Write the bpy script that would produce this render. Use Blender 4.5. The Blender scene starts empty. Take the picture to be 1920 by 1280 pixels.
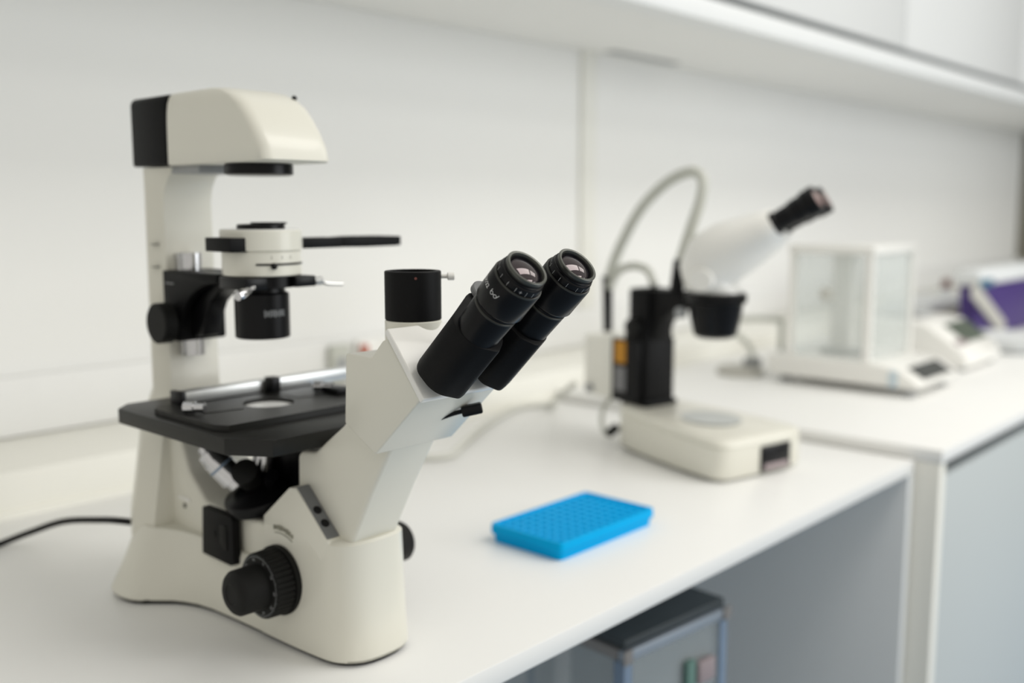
import bpy, bmesh, math, random
from mathutils import Vector, Matrix

# ------------------------------------------------------------------ camera, world, lights
random.seed(7)
SC = bpy.context.scene
COL = SC.collection
Z0 = 0.90                                    # worktop height; all coordinates below count from the worktop
PI = math.pi

cam_d = bpy.data.cameras.new('camera'); cam = bpy.data.objects.new('camera', cam_d); COL.objects.link(cam)
SC.camera = cam
cam_d.sensor_width = 36.0; cam_d.lens = 35.006
cam_d.clip_start = 0.02; cam_d.clip_end = 60
cam.location = (0, 0, 0.36 + Z0)
_t = math.radians(42.4); _p = math.atan2(248, 1867)
cam.rotation_euler = Vector((math.cos(_t)*math.cos(_p), math.sin(_t)*math.cos(_p), -math.sin(_p))).to_track_quat('-Z', 'Y').to_euler()
cam_d.dof.use_dof = True
cam_d.dof.focus_distance = 0.675
cam_d.dof.aperture_fstop = 2.95
cam_d.dof.aperture_blades = 0

SC.view_settings.view_transform = 'Standard'
SC.view_settings.look = 'None'
SC.view_settings.gamma = 1.0
SC.view_settings.exposure = 0.14
try: SC.view_settings.use_curve_mapping = False
except Exception: pass

world = bpy.data.worlds.new('room_daylight'); SC.world = world; world.use_nodes = True
bg = world.node_tree.nodes['Background']
bg.inputs[0].default_value = (1.0, 0.97, 0.885, 1); bg.inputs[1].default_value = 0.58

def area(name, loc, target, sx, sy, power, col):
    l = bpy.data.lights.new(name, 'AREA'); l.shape = 'RECTANGLE'; l.size = sx; l.size_y = sy
    l.energy = power; l.color = col
    o = bpy.data.objects.new(name, l); COL.objects.link(o)
    o.location = Vector(loc) + Vector((0, 0, Z0))
    o.rotation_euler = (Vector(target) - Vector(loc)).to_track_quat('-Z', 'Y').to_euler()
    return o
WARM = (1.0, 0.98, 0.93); COOL = (0.95, 0.98, 1.0)
area('ceiling_panel_light', (1.4, -0.25, 1.75), (1.4, -0.25, 0), 1.2, 0.6, 12.5, WARM)
area('ceiling_panel_light', (2.8, -0.25, 1.75), (2.8, -0.25, 0), 1.2, 0.6, 8, WARM)
area('ceiling_panel_light', (2.0, -1.7, 1.75), (2.0, -1.7, 0), 1.2, 0.6, 13, WARM)
area('window_daylight', (3.3, -2.8, 0.85), (1.7, 0.8, 0.3), 2.6, 1.5, 50, COOL)

# ------------------------------------------------------------------ materials (all procedural)
MATS = {}
def mat(name, col, rough=0.5, metal=0.0, var=0.03, nscale=30.0, bump=0.0, bscale=400.0, spec=0.5, coat=0.0,
        alpha=1.0, trans=0.0, ior=1.45, spectint=None, sheen=0.0):
    if name in MATS: return MATS[name]
    m = bpy.data.materials.new(name); m.use_nodes = True
    nt = m.node_tree; b = nt.nodes['Principled BSDF']
    b.inputs['Roughness'].default_value = rough
    b.inputs['Metallic'].default_value = metal
    b.inputs['Specular IOR Level'].default_value = spec
    b.inputs['IOR'].default_value = ior
    b.inputs['Coat Weight'].default_value = coat
    b.inputs['Alpha'].default_value = alpha
    b.inputs['Transmission Weight'].default_value = trans
    if spectint: b.inputs['Specular Tint'].default_value = (*spectint, 1)
    tc = nt.nodes.new('ShaderNodeTexCoord')
    nz = nt.nodes.new('ShaderNodeTexNoise'); nz.inputs['Scale'].default_value = nscale; nz.inputs['Detail'].default_value = 4
    nt.links.new(tc.outputs['Object'], nz.inputs['Vector'])
    mx = nt.nodes.new('ShaderNodeMix'); mx.data_type = 'RGBA'
    lo = [max(0, c*(1-var)) for c in col]; hi = [min(1, c*(1+var)) for c in col]
    mx.inputs[6].default_value = (*lo, 1); mx.inputs[7].default_value = (*hi, 1)
    nt.links.new(nz.outputs['Fac'], mx.inputs[0]); nt.links.new(mx.outputs[2], b.inputs['Base Color'])
    if bump > 0:
        n2 = nt.nodes.new('ShaderNodeTexNoise'); n2.inputs['Scale'].default_value = bscale; n2.inputs['Detail'].default_value = 2
        nt.links.new(tc.outputs['Object'], n2.inputs['Vector'])
        bp = nt.nodes.new('ShaderNodeBump'); bp.inputs['Strength'].default_value = bump; bp.inputs['Distance'].default_value = 0.0006
        nt.links.new(n2.outputs['Fac'], bp.inputs['Height']); nt.links.new(bp.outputs['Normal'], b.inputs['Normal'])
    MATS[name] = m
    return m
M_RWALL  = mat('corner_shade_end_wall', (0.20, 0.19, 0.155), 0.6, var=0.03, nscale=3)  # colour darkened to put shade into the far corner
M_WALL   = mat('white_wall_panel', (0.86, 0.86, 0.845), 0.55, var=0.012, nscale=3)
M_STRIP  = mat('cream_joint_strip', (0.835, 0.83, 0.78), 0.5, var=0.02)
M_LEDGE  = mat('cream_ledge', (0.86, 0.85, 0.79), 0.45, var=0.015, nscale=6)
M_TRUNK  = mat('white_trunking', (0.84, 0.84, 0.83), 0.45, var=0.015)
M_BENCH  = mat('white_laminate', (0.87, 0.869, 0.856), 0.38, var=0.012, nscale=8, bump=0.03, bscale=900)
M_EDGE   = mat('laminate_edge', (0.82, 0.83, 0.83), 0.45, var=0.015)
M_PANEL  = mat('grey_white_panel', (0.76, 0.78, 0.79), 0.5, var=0.015, nscale=5)
M_DOOR   = mat('white_cabinet_front', (0.755, 0.76, 0.755), 0.4, var=0.012, nscale=4)
M_DRAWER = mat('shaded_drawer_front', (0.52, 0.555, 0.56), 0.45, var=0.012, nscale=4)  # grey carries the dimmer light below worktop height
M_FLOOR  = mat('blue_grey_vinyl_floor', (0.22, 0.31, 0.42), 0.5, var=0.08, nscale=60)
M_GAPSHADE   = mat('gap_shade_grey', (0.17, 0.18, 0.18), 0.5, var=0.04)  # shade of the door gap put into a colour
M_GAP    = mat('dark_gap', (0.12, 0.125, 0.125), 0.8)
M_CREAM  = mat('cream_enamel', (0.76, 0.745, 0.665), 0.33, var=0.015, nscale=12, bump=0.04, bscale=700, coat=0.15)
M_WHITE  = mat('white_enamel', (0.87, 0.862, 0.83), 0.30, var=0.012, nscale=12, coat=0.2)
M_BLACK  = mat('black_textured_paint', (0.0055, 0.0055, 0.006), 0.50, var=0.2, nscale=90, bump=0.18, bscale=1600, spec=0.16)
M_BLACKS = mat('black_satin', (0.0045, 0.0045, 0.0055), 0.30, var=0.15, nscale=60, spec=0.22)
M_STAGE  = mat('black_stage_coating', (0.0095, 0.0095, 0.0085), 0.42, var=0.12, nscale=40, bump=0.08, bscale=1500, spec=0.42)
M_RUBBER = mat('black_rubber', (0.0085, 0.0085, 0.008), 0.6, var=0.15, bump=0.15, bscale=900, spec=0.25)
M_CHROME = mat('chrome', (0.62, 0.62, 0.64), 0.14, metal=1.0, var=0.03)
M_ALU    = mat('brushed_aluminium', (0.66, 0.67, 0.67), 0.32, metal=0.9, var=0.05, nscale=200)
M_STEELG = mat('worn_ring_metal', (0.085, 0.088, 0.078), 0.34, metal=0.5, var=0.08)
M_RIMD   = mat('dark_ring_metal', (0.035, 0.036, 0.032), 0.34, metal=0.3, var=0.08)
M_GREYP  = mat('grey_control_strip', (0.17, 0.175, 0.18), 0.45, var=0.04)
M_GREYM  = mat('mid_grey_plastic', (0.36, 0.37, 0.38), 0.5, var=0.04)
M_INK    = mat('white_print', (0.80, 0.80, 0.80), 0.6, var=0.02)
M_INKG   = mat('grey_print', (0.33, 0.34, 0.35), 0.6, var=0.05)
M_INKD   = mat('dark_print', (0.13, 0.13, 0.11), 0.6, var=0.05)
M_LENS   = mat('coated_lens_glass', (0.010, 0.008, 0.012), 0.03, spec=0.5, ior=1.72, spectint=(1.0, 0.84, 0.86))
M_BLUE   = mat('bright_blue_plastic', (0.0, 0.39, 0.80), 0.5, var=0.03, nscale=40, spec=0.08)
M_CLEAR  = mat('clear_plastic', (0.90, 0.94, 0.96), 0.08, alpha=0.16, var=0.01)
M_GLASS  = mat('pale_glass', (0.84, 0.90, 0.89), 0.04, alpha=0.20, var=0.01)
M_REFL  = mat('reflection_white_insert', (0.86, 0.86, 0.85), 0.25, var=0.01)  # white stands in for glass reflecting its bright surroundings
M_HOSE   = mat('grey_hose', (0.58, 0.59, 0.54), 0.5, var=0.05)
M_CABLEW = mat('pale_cable', (0.66, 0.66, 0.61), 0.5, var=0.03)
M_ORANGE = mat('orange_label', (0.52, 0.23, 0.008), 0.5, var=0.05)
M_GRYLAB = mat('grey_label', (0.20, 0.20, 0.21), 0.5, var=0.05)
M_PURPLE = mat('purple_plastic', (0.055, 0.028, 0.17), 0.5, var=0.05)
M_STRAP  = mat('grey_plastic_handle', (0.50, 0.49, 0.45), 0.5, var=0.04)
M_BROWN  = mat('brown_cardboard', (0.23, 0.21, 0.12), 0.75, var=0.12, nscale=30)
M_PAPER  = mat('grey_paper', (0.58, 0.58, 0.54), 0.7, var=0.05)
M_RED    = mat('red_plastic', (0.50, 0.15, 0.10), 0.45, var=0.05)
M_DKRED  = mat('dark_red_cap', (0.16, 0.05, 0.04), 0.5, var=0.05)
M_BLUEST = mat('blue_grey_steel', (0.22, 0.29, 0.39), 0.38, metal=0.35, var=0.06)
M_DKTOP  = mat('dark_slate_top', (0.045, 0.055, 0.06), 0.55, var=0.08)
M_RAIL   = mat('pale_steel_rail', (0.34, 0.38, 0.43), 0.4, metal=0.3, var=0.04)
M_FRAME  = mat('grey_brown_frame', (0.25, 0.235, 0.225), 0.5, var=0.06)
M_PANE   = mat('grey_clear_pane', (0.45, 0.49, 0.50), 0.15, alpha=0.40, var=0.03)
M_GREEN  = mat('dull_green_plastic', (0.12, 0.22, 0.19), 0.5, var=0.05)
M_DISPLAY= mat('dark_display', (0.08, 0.085, 0.085), 0.25, var=0.05)
M_TEAL   = mat('teal_plastic', (0.05, 0.16, 0.24), 0.5, var=0.05)
M_LBLUE  = mat('light_blue_tape', (0.58, 0.68, 0.74), 0.5, var=0.04)
M_BROWNS = mat('pink_grey_plastic', (0.33, 0.27, 0.28), 0.5, var=0.05)

# ------------------------------------------------------------------ helpers
FR = {}                                      # root name -> frame in worktop coordinates
def B(): return bmesh.new()
def merge(bm, t):
    me = bpy.data.meshes.new('t'); t.to_mesh(me); t.free(); bm.from_mesh(me); bpy.data.meshes.remove(me)
def bev(t, w, seg=2, ang=25):
    if w <= 0: return
    t.normal_update()
    es = [e for e in t.edges if len(e.link_faces) == 2 and e.calc_face_angle(0) > math.radians(ang)]
    if es: bmesh.ops.bevel(t, geom=es, offset=w, segments=seg, profile=0.5, affect='EDGES', clamp_overlap=True)
def box(bm, x0, x1, y0, y1, z0, z1, w=0.0, seg=2):
    t = B()
    v = [t.verts.new((x, y, z)) for x in (x0, x1) for y in (y0, y1) for z in (z0, z1)]
    for f in ((0,1,3,2), (4,6,7,5), (0,4,5,1), (2,3,7,6), (0,2,6,4), (1,5,7,3)): t.faces.new([v[i] for i in f])
    bmesh.ops.recalc_face_normals(t, faces=t.faces); bev(t, w, seg); merge(bm, t); return bm
def prism(bm, pts, axis, a, b, w=0.0, seg=2, ang=25):
    """polygon in the plane across 'axis' (x: (y,z)  y: (x,z)  z: (x,y)) extruded from a to b"""
    def P(p, c): return {'x': (c, p[0], p[1]), 'y': (p[0], c, p[1]), 'z': (p[0], p[1], c)}[axis]
    t = B(); A = [t.verts.new(P(p, a)) for p in pts]; C = [t.verts.new(P(p, b)) for p in pts]; n = len(pts)
    t.faces.new(A); t.faces.new(C[::-1])
    for i in range(n): t.faces.new((A[i], C[i], C[(i+1) % n], A[(i+1) % n]))
    bmesh.ops.recalc_face_normals(t, faces=t.faces); bev(t, w, seg, ang); merge(bm, t); return bm
def loft(bm, loops, cap=True, close=True):
    t = B(); L = [[t.verts.new(p) for p in lp] for lp in loops]
    for a, b in zip(L[:-1], L[1:]):
        n = len(a)
        for i in range(n if close else n-1): t.faces.new((a[i], a[(i+1) % n], b[(i+1) % n], b[i]))
    if cap: t.faces.new(L[0][::-1]); t.faces.new(L[-1])
    bmesh.ops.recalc_face_normals(t, faces=t.faces); merge(bm, t); return bm
def basis(d):
    d = Vector(d).normalized(); u = d.cross(Vector((0, 0, 1)))
    if u.length < 1e-4: u = Vector((1, 0, 0))
    u.normalize(); return d, u, d.cross(u).normalized()
def lathe(bm, prof, o, d=(0, 0, 1), n=40, ridges=0, depth=0.0, span=None):
    """profile of (distance along d, radius); capped at both ends"""
    d, u, v = basis(d); o = Vector(o); loops = []
    for k, (t, r) in enumerate(prof):
        lp = []
        for i in range(n):
            a = 2*PI*i/n; rr = r
            if ridges and span and span[0] <= k <= span[1]: rr = r - (depth if (i*ridges//n*2 + (1 if (i*ridges/n) % 1 >= 0.6 else 0)) % 2 else 0)
            lp.append(o + d*t + (u*math.cos(a) + v*math.sin(a))*max(rr, 1e-5))
        loops.append(lp)
    return loft(bm, loops)
def crom(pts, k=8):
    P = [Vector(p) for p in pts]; P = [P[0]*2-P[1]] + P + [P[-1]*2-P[-2]]; out = []
    for i in range(1, len(P)-2):
        for j in range(k):
            t = j/k; a, b, c, d = P[i-1], P[i], P[i+1], P[i+2]
            out.append(0.5*((2*b) + (c-a)*t + (2*a-5*b+4*c-d)*t*t + (3*b-a-3*c+d)*t**3))
    out.append(P[-2]); return out
def tube(bm, pts, r, n=12, smooth=8):
    pts = crom(pts, smooth) if smooth else [Vector(p) for p in pts]
    up = None; loops = []
    for i, p in enumerate(pts):
        t = (pts[min(i+1, len(pts)-1)] - pts[max(i-1, 0)]).normalized()
        if up is None: up = Vector((0, 0, 1)) if abs(t.z) < 0.9 else Vector((1, 0, 0))
        up = (up - t*up.dot(t)).normalized(); s = t.cross(up)
        loops.append([p + (up*math.cos(2*PI*k/n) + s*math.sin(2*PI*k/n))*r for k in range(n)])
    return loft(bm, loops)
def chaikin(pts, it=1):
    for _ in range(it):
        o = []
        for i in range(len(pts)):
            a, b = pts[i], pts[(i+1) % len(pts)]
            o += [tuple(a[k]*.75+b[k]*.25 for k in range(2)), tuple(a[k]*.25+b[k]*.75 for k in range(2))]
        pts = o
    return pts
def rrect(x0, x1, y0, y1, r, n=6):
    """r: one radius or four (x1y1, x0y1, x0y0, x1y0)"""
    R = r if isinstance(r, (tuple, list)) else (r,)*4; o = []
    for (cx, cy, a0), q in zip(((x1, y1, 0), (x0, y1, 90), (x0, y0, 180), (x1, y0, 270)), R):
        sx = -1 if cx == x1 else 1; sy = -1 if cy == y1 else 1
        for k in range(n+1):
            a = math.radians(a0 + 90*k/n); o.append((cx + sx*q + q*math.cos(a), cy + sy*q + q*math.sin(a)))
    return o
def hull2(circles, n=48):
    pts = [(cx + r*math.cos(2*PI*i/n), cy + r*math.sin(2*PI*i/n)) for cx, cy, r in circles for i in range(n)]
    pts = sorted(set(pts))
    def half(ps):
        h = []
        for p in ps:
            while len(h) > 1 and (h[-1][0]-h[-2][0])*(p[1]-h[-2][1]) - (h[-1][1]-h[-2][1])*(p[0]-h[-2][0]) <= 0: h.pop()
            h.append(p)
        return h[:-1]
    return half(pts) + half(pts[::-1])
def frame(loc, rz=0): return Matrix.Translation(Vector(loc)) @ Matrix.Rotation(rz, 4, 'Z')
def finish(me, ang=35):
    for p in me.polygons: p.use_smooth = True
    me.set_sharp_from_angle(angle=math.radians(ang))
def obj(name, bm, m, parent=None, world=True, ang=35):
    """one mesh object; with a parent its coordinates are read in the worktop frame (world) or the root's own"""
    if parent is not None and world:
        root = parent if parent.name in FR else parent.parent
        bm.transform(FR[root.name].inverted())
    me = bpy.data.meshes.new(name); bm.to_mesh(me); bm.free(); me.materials.append(m); finish(me, ang)
    o = bpy.data.objects.new(name, me); COL.objects.link(o)
    if parent is not None: o.parent = parent
    else: o.location = (0, 0, Z0)
    return o
def tag(o, label, cat, group=None):
    o['label'] = label; o['category'] = cat
    if group: o['group'] = group
    return o
def thing(name, label, cat, loc, rz=0, group=None):
    o = bpy.data.objects.new(name, None); COL.objects.link(o); o.empty_display_size = 0.05
    o.location = Vector(loc) + Vector((0, 0, Z0)); o.rotation_euler = (0, 0, rz); FR[o.name] = frame(loc, rz)
    return tag(o, label, cat, group)
def solo(name, bm, m, label, cat, group=None):
    xs = [v.co for v in bm.verts]
    c = Vector(((min(v.x for v in xs)+max(v.x for v in xs))/2, (min(v.y for v in xs)+max(v.y for v in xs))/2, min(v.z for v in xs)))
    bm.transform(Matrix.Translation(-c)); o = obj(name, bm, m); o.location = c + Vector((0, 0, Z0))
    return tag(o, label, cat, group)
def struct(name, bm, m, parent=None):
    if parent is None:
        o = obj(name, bm, m); o['kind'] = 'structure'; FR[o.name] = Matrix.Identity(4); return o
    return obj(name, bm, m, parent)
def text_bm(s, size, depth=0.0):
    c = bpy.data.curves.new('t', 'FONT'); c.body = s; c.size = size; c.align_x = 'LEFT'
    o = bpy.data.objects.new('t', c); COL.objects.link(o); bpy.context.view_layer.update()
    me = bpy.data.meshes.new_from_object(o); bm = B(); bm.from_mesh(me)
    bpy.data.meshes.remove(me); bpy.data.objects.remove(o); bpy.data.curves.remove(c); return bm
def wrap(bm, o, X, V, A, r, phi0, a0):
    """lay flat (x right, y up) print round a cylinder: x runs with the angle, y along the axis A"""
    for v in bm.verts:
        p = phi0 + v.co.x / r
        v.co = o + X*(r*math.cos(p)) + V*(r*math.sin(p)) + A*(a0 + v.co.y)
    return bm

# ------------------------------------------------------------------ the setting
YW = 1.40
b = B(); box(b, -1.6, 5.10, -4.0, 1.5, -0.92, -0.90); struct('floor', b, M_FLOOR)
b = B(); box(b, -1.6, 5.10, YW, YW+0.1, -0.90, 1.9); wall = struct('wall_back', b, M_WALL)
b = B(); box(b, 1.754, 1.802, YW-0.010, YW+0.001, 0.135, 0.72, 0.002); struct('joint_strip', b, M_STRIP, wall)
b = B(); box(b, 5.0, 5.10, -4.0, YW, -0.90, 1.9); struct('wall_right', b, M_RWALL)
b = B(); box(b, -1.6, 5.0, YW-0.022, YW, 0.056, 0.137, 0.003); struct('trim_1', b, M_TRUNK)      # cable trunking on the wall
b = B(); box(b, -1.6, 5.0, 1.20, YW, -0.02, 0.055, 0.004); box(b, -1.6, 1.437, 1.195, 1.20, 0.0, 0.008); struct('trim_2', b, M_LEDGE)  # ledge behind the worktop

# wall cabinets above
cab = thing('wall_cabinet', 'white wall cabinets with pale soffit above the benches', 'cabinet', (1.8, 1.2, 0.703))
b = B(); box(b, -1.6, 4.995, 1.012, YW-0.001, 0.703, 1.75); obj('carcass', b, M_WALL, cab)
b = B(); box(b, -1.6, 4.995, 0.998, 1.06, 0.700, 0.740, 0.003); obj('bottom_rail', b, M_EDGE, cab)
b = B(); box(b, -1.6, 4.995, 1.0085, 1.0118, 0.7405, 0.753); obj('gap_shade_strip', b, M_GAPSHADE, cab)  # dark strip added behind the door gap to paint in its shadow
for x0, x1 in ((-1.6, -0.35), (-0.345, 0.6), (0.605, 1.56), (1.565, 2.522), (2.528, 3.48), (3.485, 4.4), (4.405, 4.995)):
    b = B(); box(b, x0, x1, 0.992, 1.012, 0.7535, 1.75, 0.002); obj('door', b, M_DOOR, cab)
# underside joint lines of the soffit panels
b = B(); box(b, 1.80, 2.06, 1.34, 1.37, 0.701, 0.704); obj('soffit_bracket', b, M_GREYM, cab)

# low bench
bench = thing('lab_bench', 'low white bench carrying the two microscopes and blue rack', 'bench', (0.4, 0.85, -0.90))
b = B(); box(b, -0.9, 1.4335, 0.518, 1.20, -0.019, 0.0, 0.0012); obj('worktop', b, M_BENCH, bench)
b = B(); box(b, 1.4155, 1.4335, 0.519, 1.19, -0.90, -0.0192, 0.001); obj('end_panel', b, M_PANEL, bench)
b = B(); box(b, -0.9, -0.88, 0.53, 1.19, -0.90, -0.0192, 0.001); obj('end_panel', b, M_PANEL, bench)
b = B(); box(b, -0.88, 1.4155, 1.17, 1.19, -0.90, -0.0192); obj('back_panel', b, M_PANEL, bench)
b = B(); box(b, 0.985, 1.02, 0.82, 0.86, -0.90, -0.0192, 0.003); obj('leg', b, M_EDGE, bench)

# taller bench beside it
b2 = thing('lab_bench', 'slightly higher white bench with drawers, carrying the balances', 'bench', (3.2, 0.9, -0.90))
b = B(); box(b, 1.440, 4.995, 0.482, 1.199, -0.002, 0.018, 0.0015); obj('worktop', b, M_BENCH, b2)
b = B(); box(b, 1.440, 1.462, 0.484, 1.19, -0.90, -0.0022, 0.001); obj('side_panel', b, M_LEDGE, b2)
b = B(); box(b, 1.463, 4.995, 0.51, 1.19, -0.86, -0.0022); obj('carcass', b, M_GAP, b2)
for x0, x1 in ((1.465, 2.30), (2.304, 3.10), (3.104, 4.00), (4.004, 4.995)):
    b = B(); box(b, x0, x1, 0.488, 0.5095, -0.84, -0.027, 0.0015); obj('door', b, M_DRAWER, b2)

# sockets on the trunking
so = thing('wall_socket', 'grey wall socket on the white cable trunking', 'socket', (1.06, YW-0.023, 0.09))
b = B(); box(b, 1.037, 1.078, YW-0.036, YW-0.0225, 0.066, 0.128, 0.003); obj('plate', b, mat('pale_grey_plastic', (0.56, 0.57, 0.52), 0.5), so)
b = B(); lathe(b, ((0, 0.012), (0.001, 0.012)), (1.0575, YW-0.0361, 0.095), (0, -1, 0), 20); obj('socket_face', b, M_GREYM, so)
so = thing('wall_socket', 'white wall socket with a red switch behind the microscope head', 'socket', (1.12, YW-0.023, 0.09))
b = B(); box(b, 1.094, 1.165, YW-0.033, YW-0.0225, 0.064, 0.132, 0.003); obj('plate', b, M_WHITE, so)
b = B(); box(b, 1.100, 1.116, YW-0.040, YW-0.0331, 0.098, 0.124, 0.002); obj('switch', b, M_RED, so)

# ------------------------------------------------------------------ inverted microscope
X0 = 0.495; YA = 0.747
mic = thing('inverted_microscope', 'cream and black inverted microscope in front, eyepieces in sharp focus', 'microscope', (X0, YA, 0))
def mir(h): return h + [(2*X0-x, y) for x, y in reversed(h)]
def z3(lp, z): return [(x, y, z) for x, y in lp]
def inset(lp, d, cx=X0, cy=0.745): return [(x + (d if x < cx else -d), y + (d if y < cy-0.05 else (-d if y > cy+0.05 else 0))) for x, y in lp]
H0 = [(.440,.905),(.418,.900),(.409,.885),(.4062,.866),(.411,.848),(.425,.834),(.439,.818),(.449,.790),(.4518,.734),(.453,.679),(.4545,.640),(.456,.615),(.461,.601),(.470,.592),(.483,.588)]
H1 = [(.455,.903),(.444,.898),(.437,.884),(.4355,.868),(.4385,.857),(.444,.848),(.450,.832),(.4545,.800),(.4562,.734),(.457,.679),(.4575,.640),(.4588,.616),(.4635,.603),(.4725,.595),(.484,.591)]
O0 = chaikin(mir(H0)); O1 = chaikin(mir(H1))
Om = [tuple(a[k]*.48 + c[k]*.52 for k in (0, 1)) for a, c in zip(O0, O1)]
b = B()
loft(b, [z3(inset(O0, .0012), .0035), z3(O0, .006), z3(Om, .031), z3(O1, .060), z3(inset(O1, .002), .064)])
# front block with rounded nose
F0 = [(.4518,.715),(.4526,.66),(.4544,.630),(.4560,.614),(.4610,.601),(.4700,.592),(.483,.588)]
F6 = [(.4558,.715),(.4564,.66),(.4570,.630),(.4583,.614),(.4630,.602),(.4722,.5945),(.484,.591)]
F1 = [(.4578,.713),(.4582,.66),(.4586,.628),(.4596,.612),(.4640,.6025),(.4735,.597),(.486,.595)]
f0, f6, f1 = (chaikin(mir(q)) for q in (F0, F6, F1))
fm = [tuple(a[k]*.5 + c[k]*.5 for k in (0, 1)) for a, c in zip(f0, f6)]
loft(b, [z3(inset(f0, .0012, X0, .66), .0035), z3(f0, .006), z3(fm, .031), z3(f6, .060), z3(f1, .0985), z3(inset(f1, .0022, X0, .66), .1005)])
# ears either side of the neck
for s in (0, 1):
    x0, x1 = (.4583, .4740) if s == 0 else (2*X0-.4740, 2*X0-.4583)
    prism(b, [(.618,.090),(.614,.1003),(.655,.1372),(.664,.1360),(.7025,.1045),(.7025,.060),(.640,.060)], 'x', x0, x1, .0016, 2)
prism(b, [(.700,.055),(.700,.096),(.800,.096),(.826,.118),(.840,.150),(.846,.172),(.868,.172),(.868,.055)], 'x', .4615, 2*X0-.4615, .004, 3)
obj('base', b, M_CREAM, mic)
b = B(); loft(b, [z3(inset(O0, .004), 0.0), z3(inset(O0, .0035), .0045)]); obj('rubber_foot', b, M_RUBBER, mic)

# rear leg and column
b = B()
def leg_loop(z, xr, xf, yr=.884, yf=.860): 
    h = [(X0-.5*(X0-xr), .903), (xr+.004, .897), (xr, yr), (xf, yf), (xf+.012, yf-.002)]
    return z3(mir(h), z)
loft(b, [leg_loop(.05, .4335, .4405), leg_loop(.076, .4345, .4440), leg_loop(.105, .4400, .4490), leg_loop(.135, .4450, .4535), leg_loop(.160, .4490, .4570), leg_loop(.172, .4550, .4615, .886, .863),
         leg_loop(.190, .4625, .4695, .887, .866), leg_loop(.30, .4630, .4700, .887, .867), leg_loop(.368, .4635, .4705, .887, .867), leg_loop(.380, .4635, .4705, .887, .8635), leg_loop(.389, .4635, .4705, .887, .857), leg_loop(.398, .4635, .4705, .887, .843)])
obj('column', b, M_CREAM, mic)
for z in (.306, .327):
    b = B(); box(b, .4622, .4672, .8725, .8800, z, z+.0008); obj('column_mark', b, M_INKD, mic)
b = B(); lathe(b, ((0, .0024), (.0006, .0024)), (.4612, .836, .085), (-1, 0, 0), 14); obj('screw_hole', b, M_INKD, mic)
b = B(); box(b, .4606, .4614, .826, .846, .090, .0935); obj('sticker', b, M_WHITE, mic)

# lamp house
b = B()
def lamp(z, yf, hw, r): return z3(rrect(X0-hw, X0+hw, yf, .838, (.003, .003, r, r), 7), z)
loft(b, [lamp(.3985,.690,.034,.011), lamp(.400,.688,.0352,.011), lamp(.411,.691,.0352,.011), lamp(.424,.699,.0351,.011), lamp(.436,.7085,.035,.011),
         lamp(.446,.7185,.0345,.011), lamp(.453,.729,.0335,.011), lamp(.4585,.743,.0315,.011), lamp(.4615,.757,.0285,.013), lamp(.4628,.770,.024,.010)])
lh = obj('lamp_house', b, M_CREAM, mic, ang=60)
b = B(); prism(b, rrect(X0-.0352, X0+.0352, .399, .4615, (.007, .007, .002, .002), 5), 'y', .8385, .902, .0025, 2); obj('lamp_rear_cover', b, M_BLACK, lh)
b = B(); lathe(b, ((0, .026), (.001, .0290), (.009, .0290), (.010, .027)), (X0, YA, .3885)); obj('lamp_exit_ring', b, M_BLACKS, lh)
b = B(); box(b, .470, .520, .802, .850, .3920, .3990, .001); obj('lamp_bracket', b, M_GREYM, lh)
b = B(); lathe(b, ((0, .0022), (.004, .0022), (.0048, .0016)), (.523, .7345, .4525), (.2, -.5, .8), 16); obj('lamp_screw', b, M_BLACKS, lh)

# condenser carrier on the column
b = B()
box(b, .4680, .516, .842, .8685, .2385, .3035, .0025)
prism(b, [(.868,.2385),(.868,.3035),(.774,.3035),(.774,.2955)] + [(.774+.070*math.sin(math.radians(a)), .2385+.057*math.cos(math.radians(a))) for a in range(10, 91, 10)], 'x', .4665, .4750, .0012, 2, 40)
carrier = obj('condenser_carrier', b, M_BLACK, mic)
b = B(); prism(b, [(.845,.3030),(.776,.3030),(.773,.2920),(.792,.2870),(.808,.2760),(.817,.2610),(.822,.2445),(.845,.2410)], 'x', .4790, .4985, .0025); obj('carrier_arm', b, M_BLACKS, carrier)
b = B(); lathe(b, ((0, .0170), (.0012, .0187), (.0125, .0187), (.0135, .0160), (.0145, .006), (.0160, .006)), (.4495, .853, .2560), (1, 0, 0), 44); obj('carrier_knob', b, M_RUBBER, carrier)
b = B(); lathe(b, ((0, .0095), (.096, .0095)), (.489, .8545, .2235), (0, 0, 1), 28); box(b, .478, .500, .856, .8695, .2235, .3195, .001); obj('guide_rail', b, M_CHROME, carrier)
b = B(); box(b, .4660, .4666, .848, .862, .2915, .2925); obj('index_mark', b, M_INKG, carrier)

# condenser
b = B()
lathe(b, ((0, .0330), (.0008, .0338), (.0200, .0338), (.0206, .0330), (.0214, .0330), (.0220, .0350), (.0378, .0350), (.0388, .0342)), (X0, YA, .3035), n=64)
cond = obj('condenser_body', b, M_CREAM, mic)
b = B(); lathe(b, ((0, .0345), (.0008, .0345)), (X0, YA, .3423), n=64); obj('top_disc', b, M_WHITE, cond)
b = B(); lathe(b, ((0, .0205), (.0035, .0205), (.0042, .0195), (.0045, .0120)), (X0, YA, .3430), n=48); lathe(b, ((0, .0155), (.0016, .0155)), (X0+.006, YA-.003, .3472), n=32); obj('iris_ring', b, M_BLACKS, cond)
b = B()                                            # curved slot round the lower body
for i in range(20):
    a0 = math.radians(228 + i*6.0); a1 = math.radians(228 + (i+1)*6.0)
    p = [(X0+r*math.cos(a), YA+r*math.sin(a)) for a, r in ((a0, .0342), (a1, .0342), (a1, .0330), (a0, .0330))]
    prism(b, p, 'z', .3128, .3146)
obj('iris_slot', b, M_BLACKS, cond)
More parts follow.
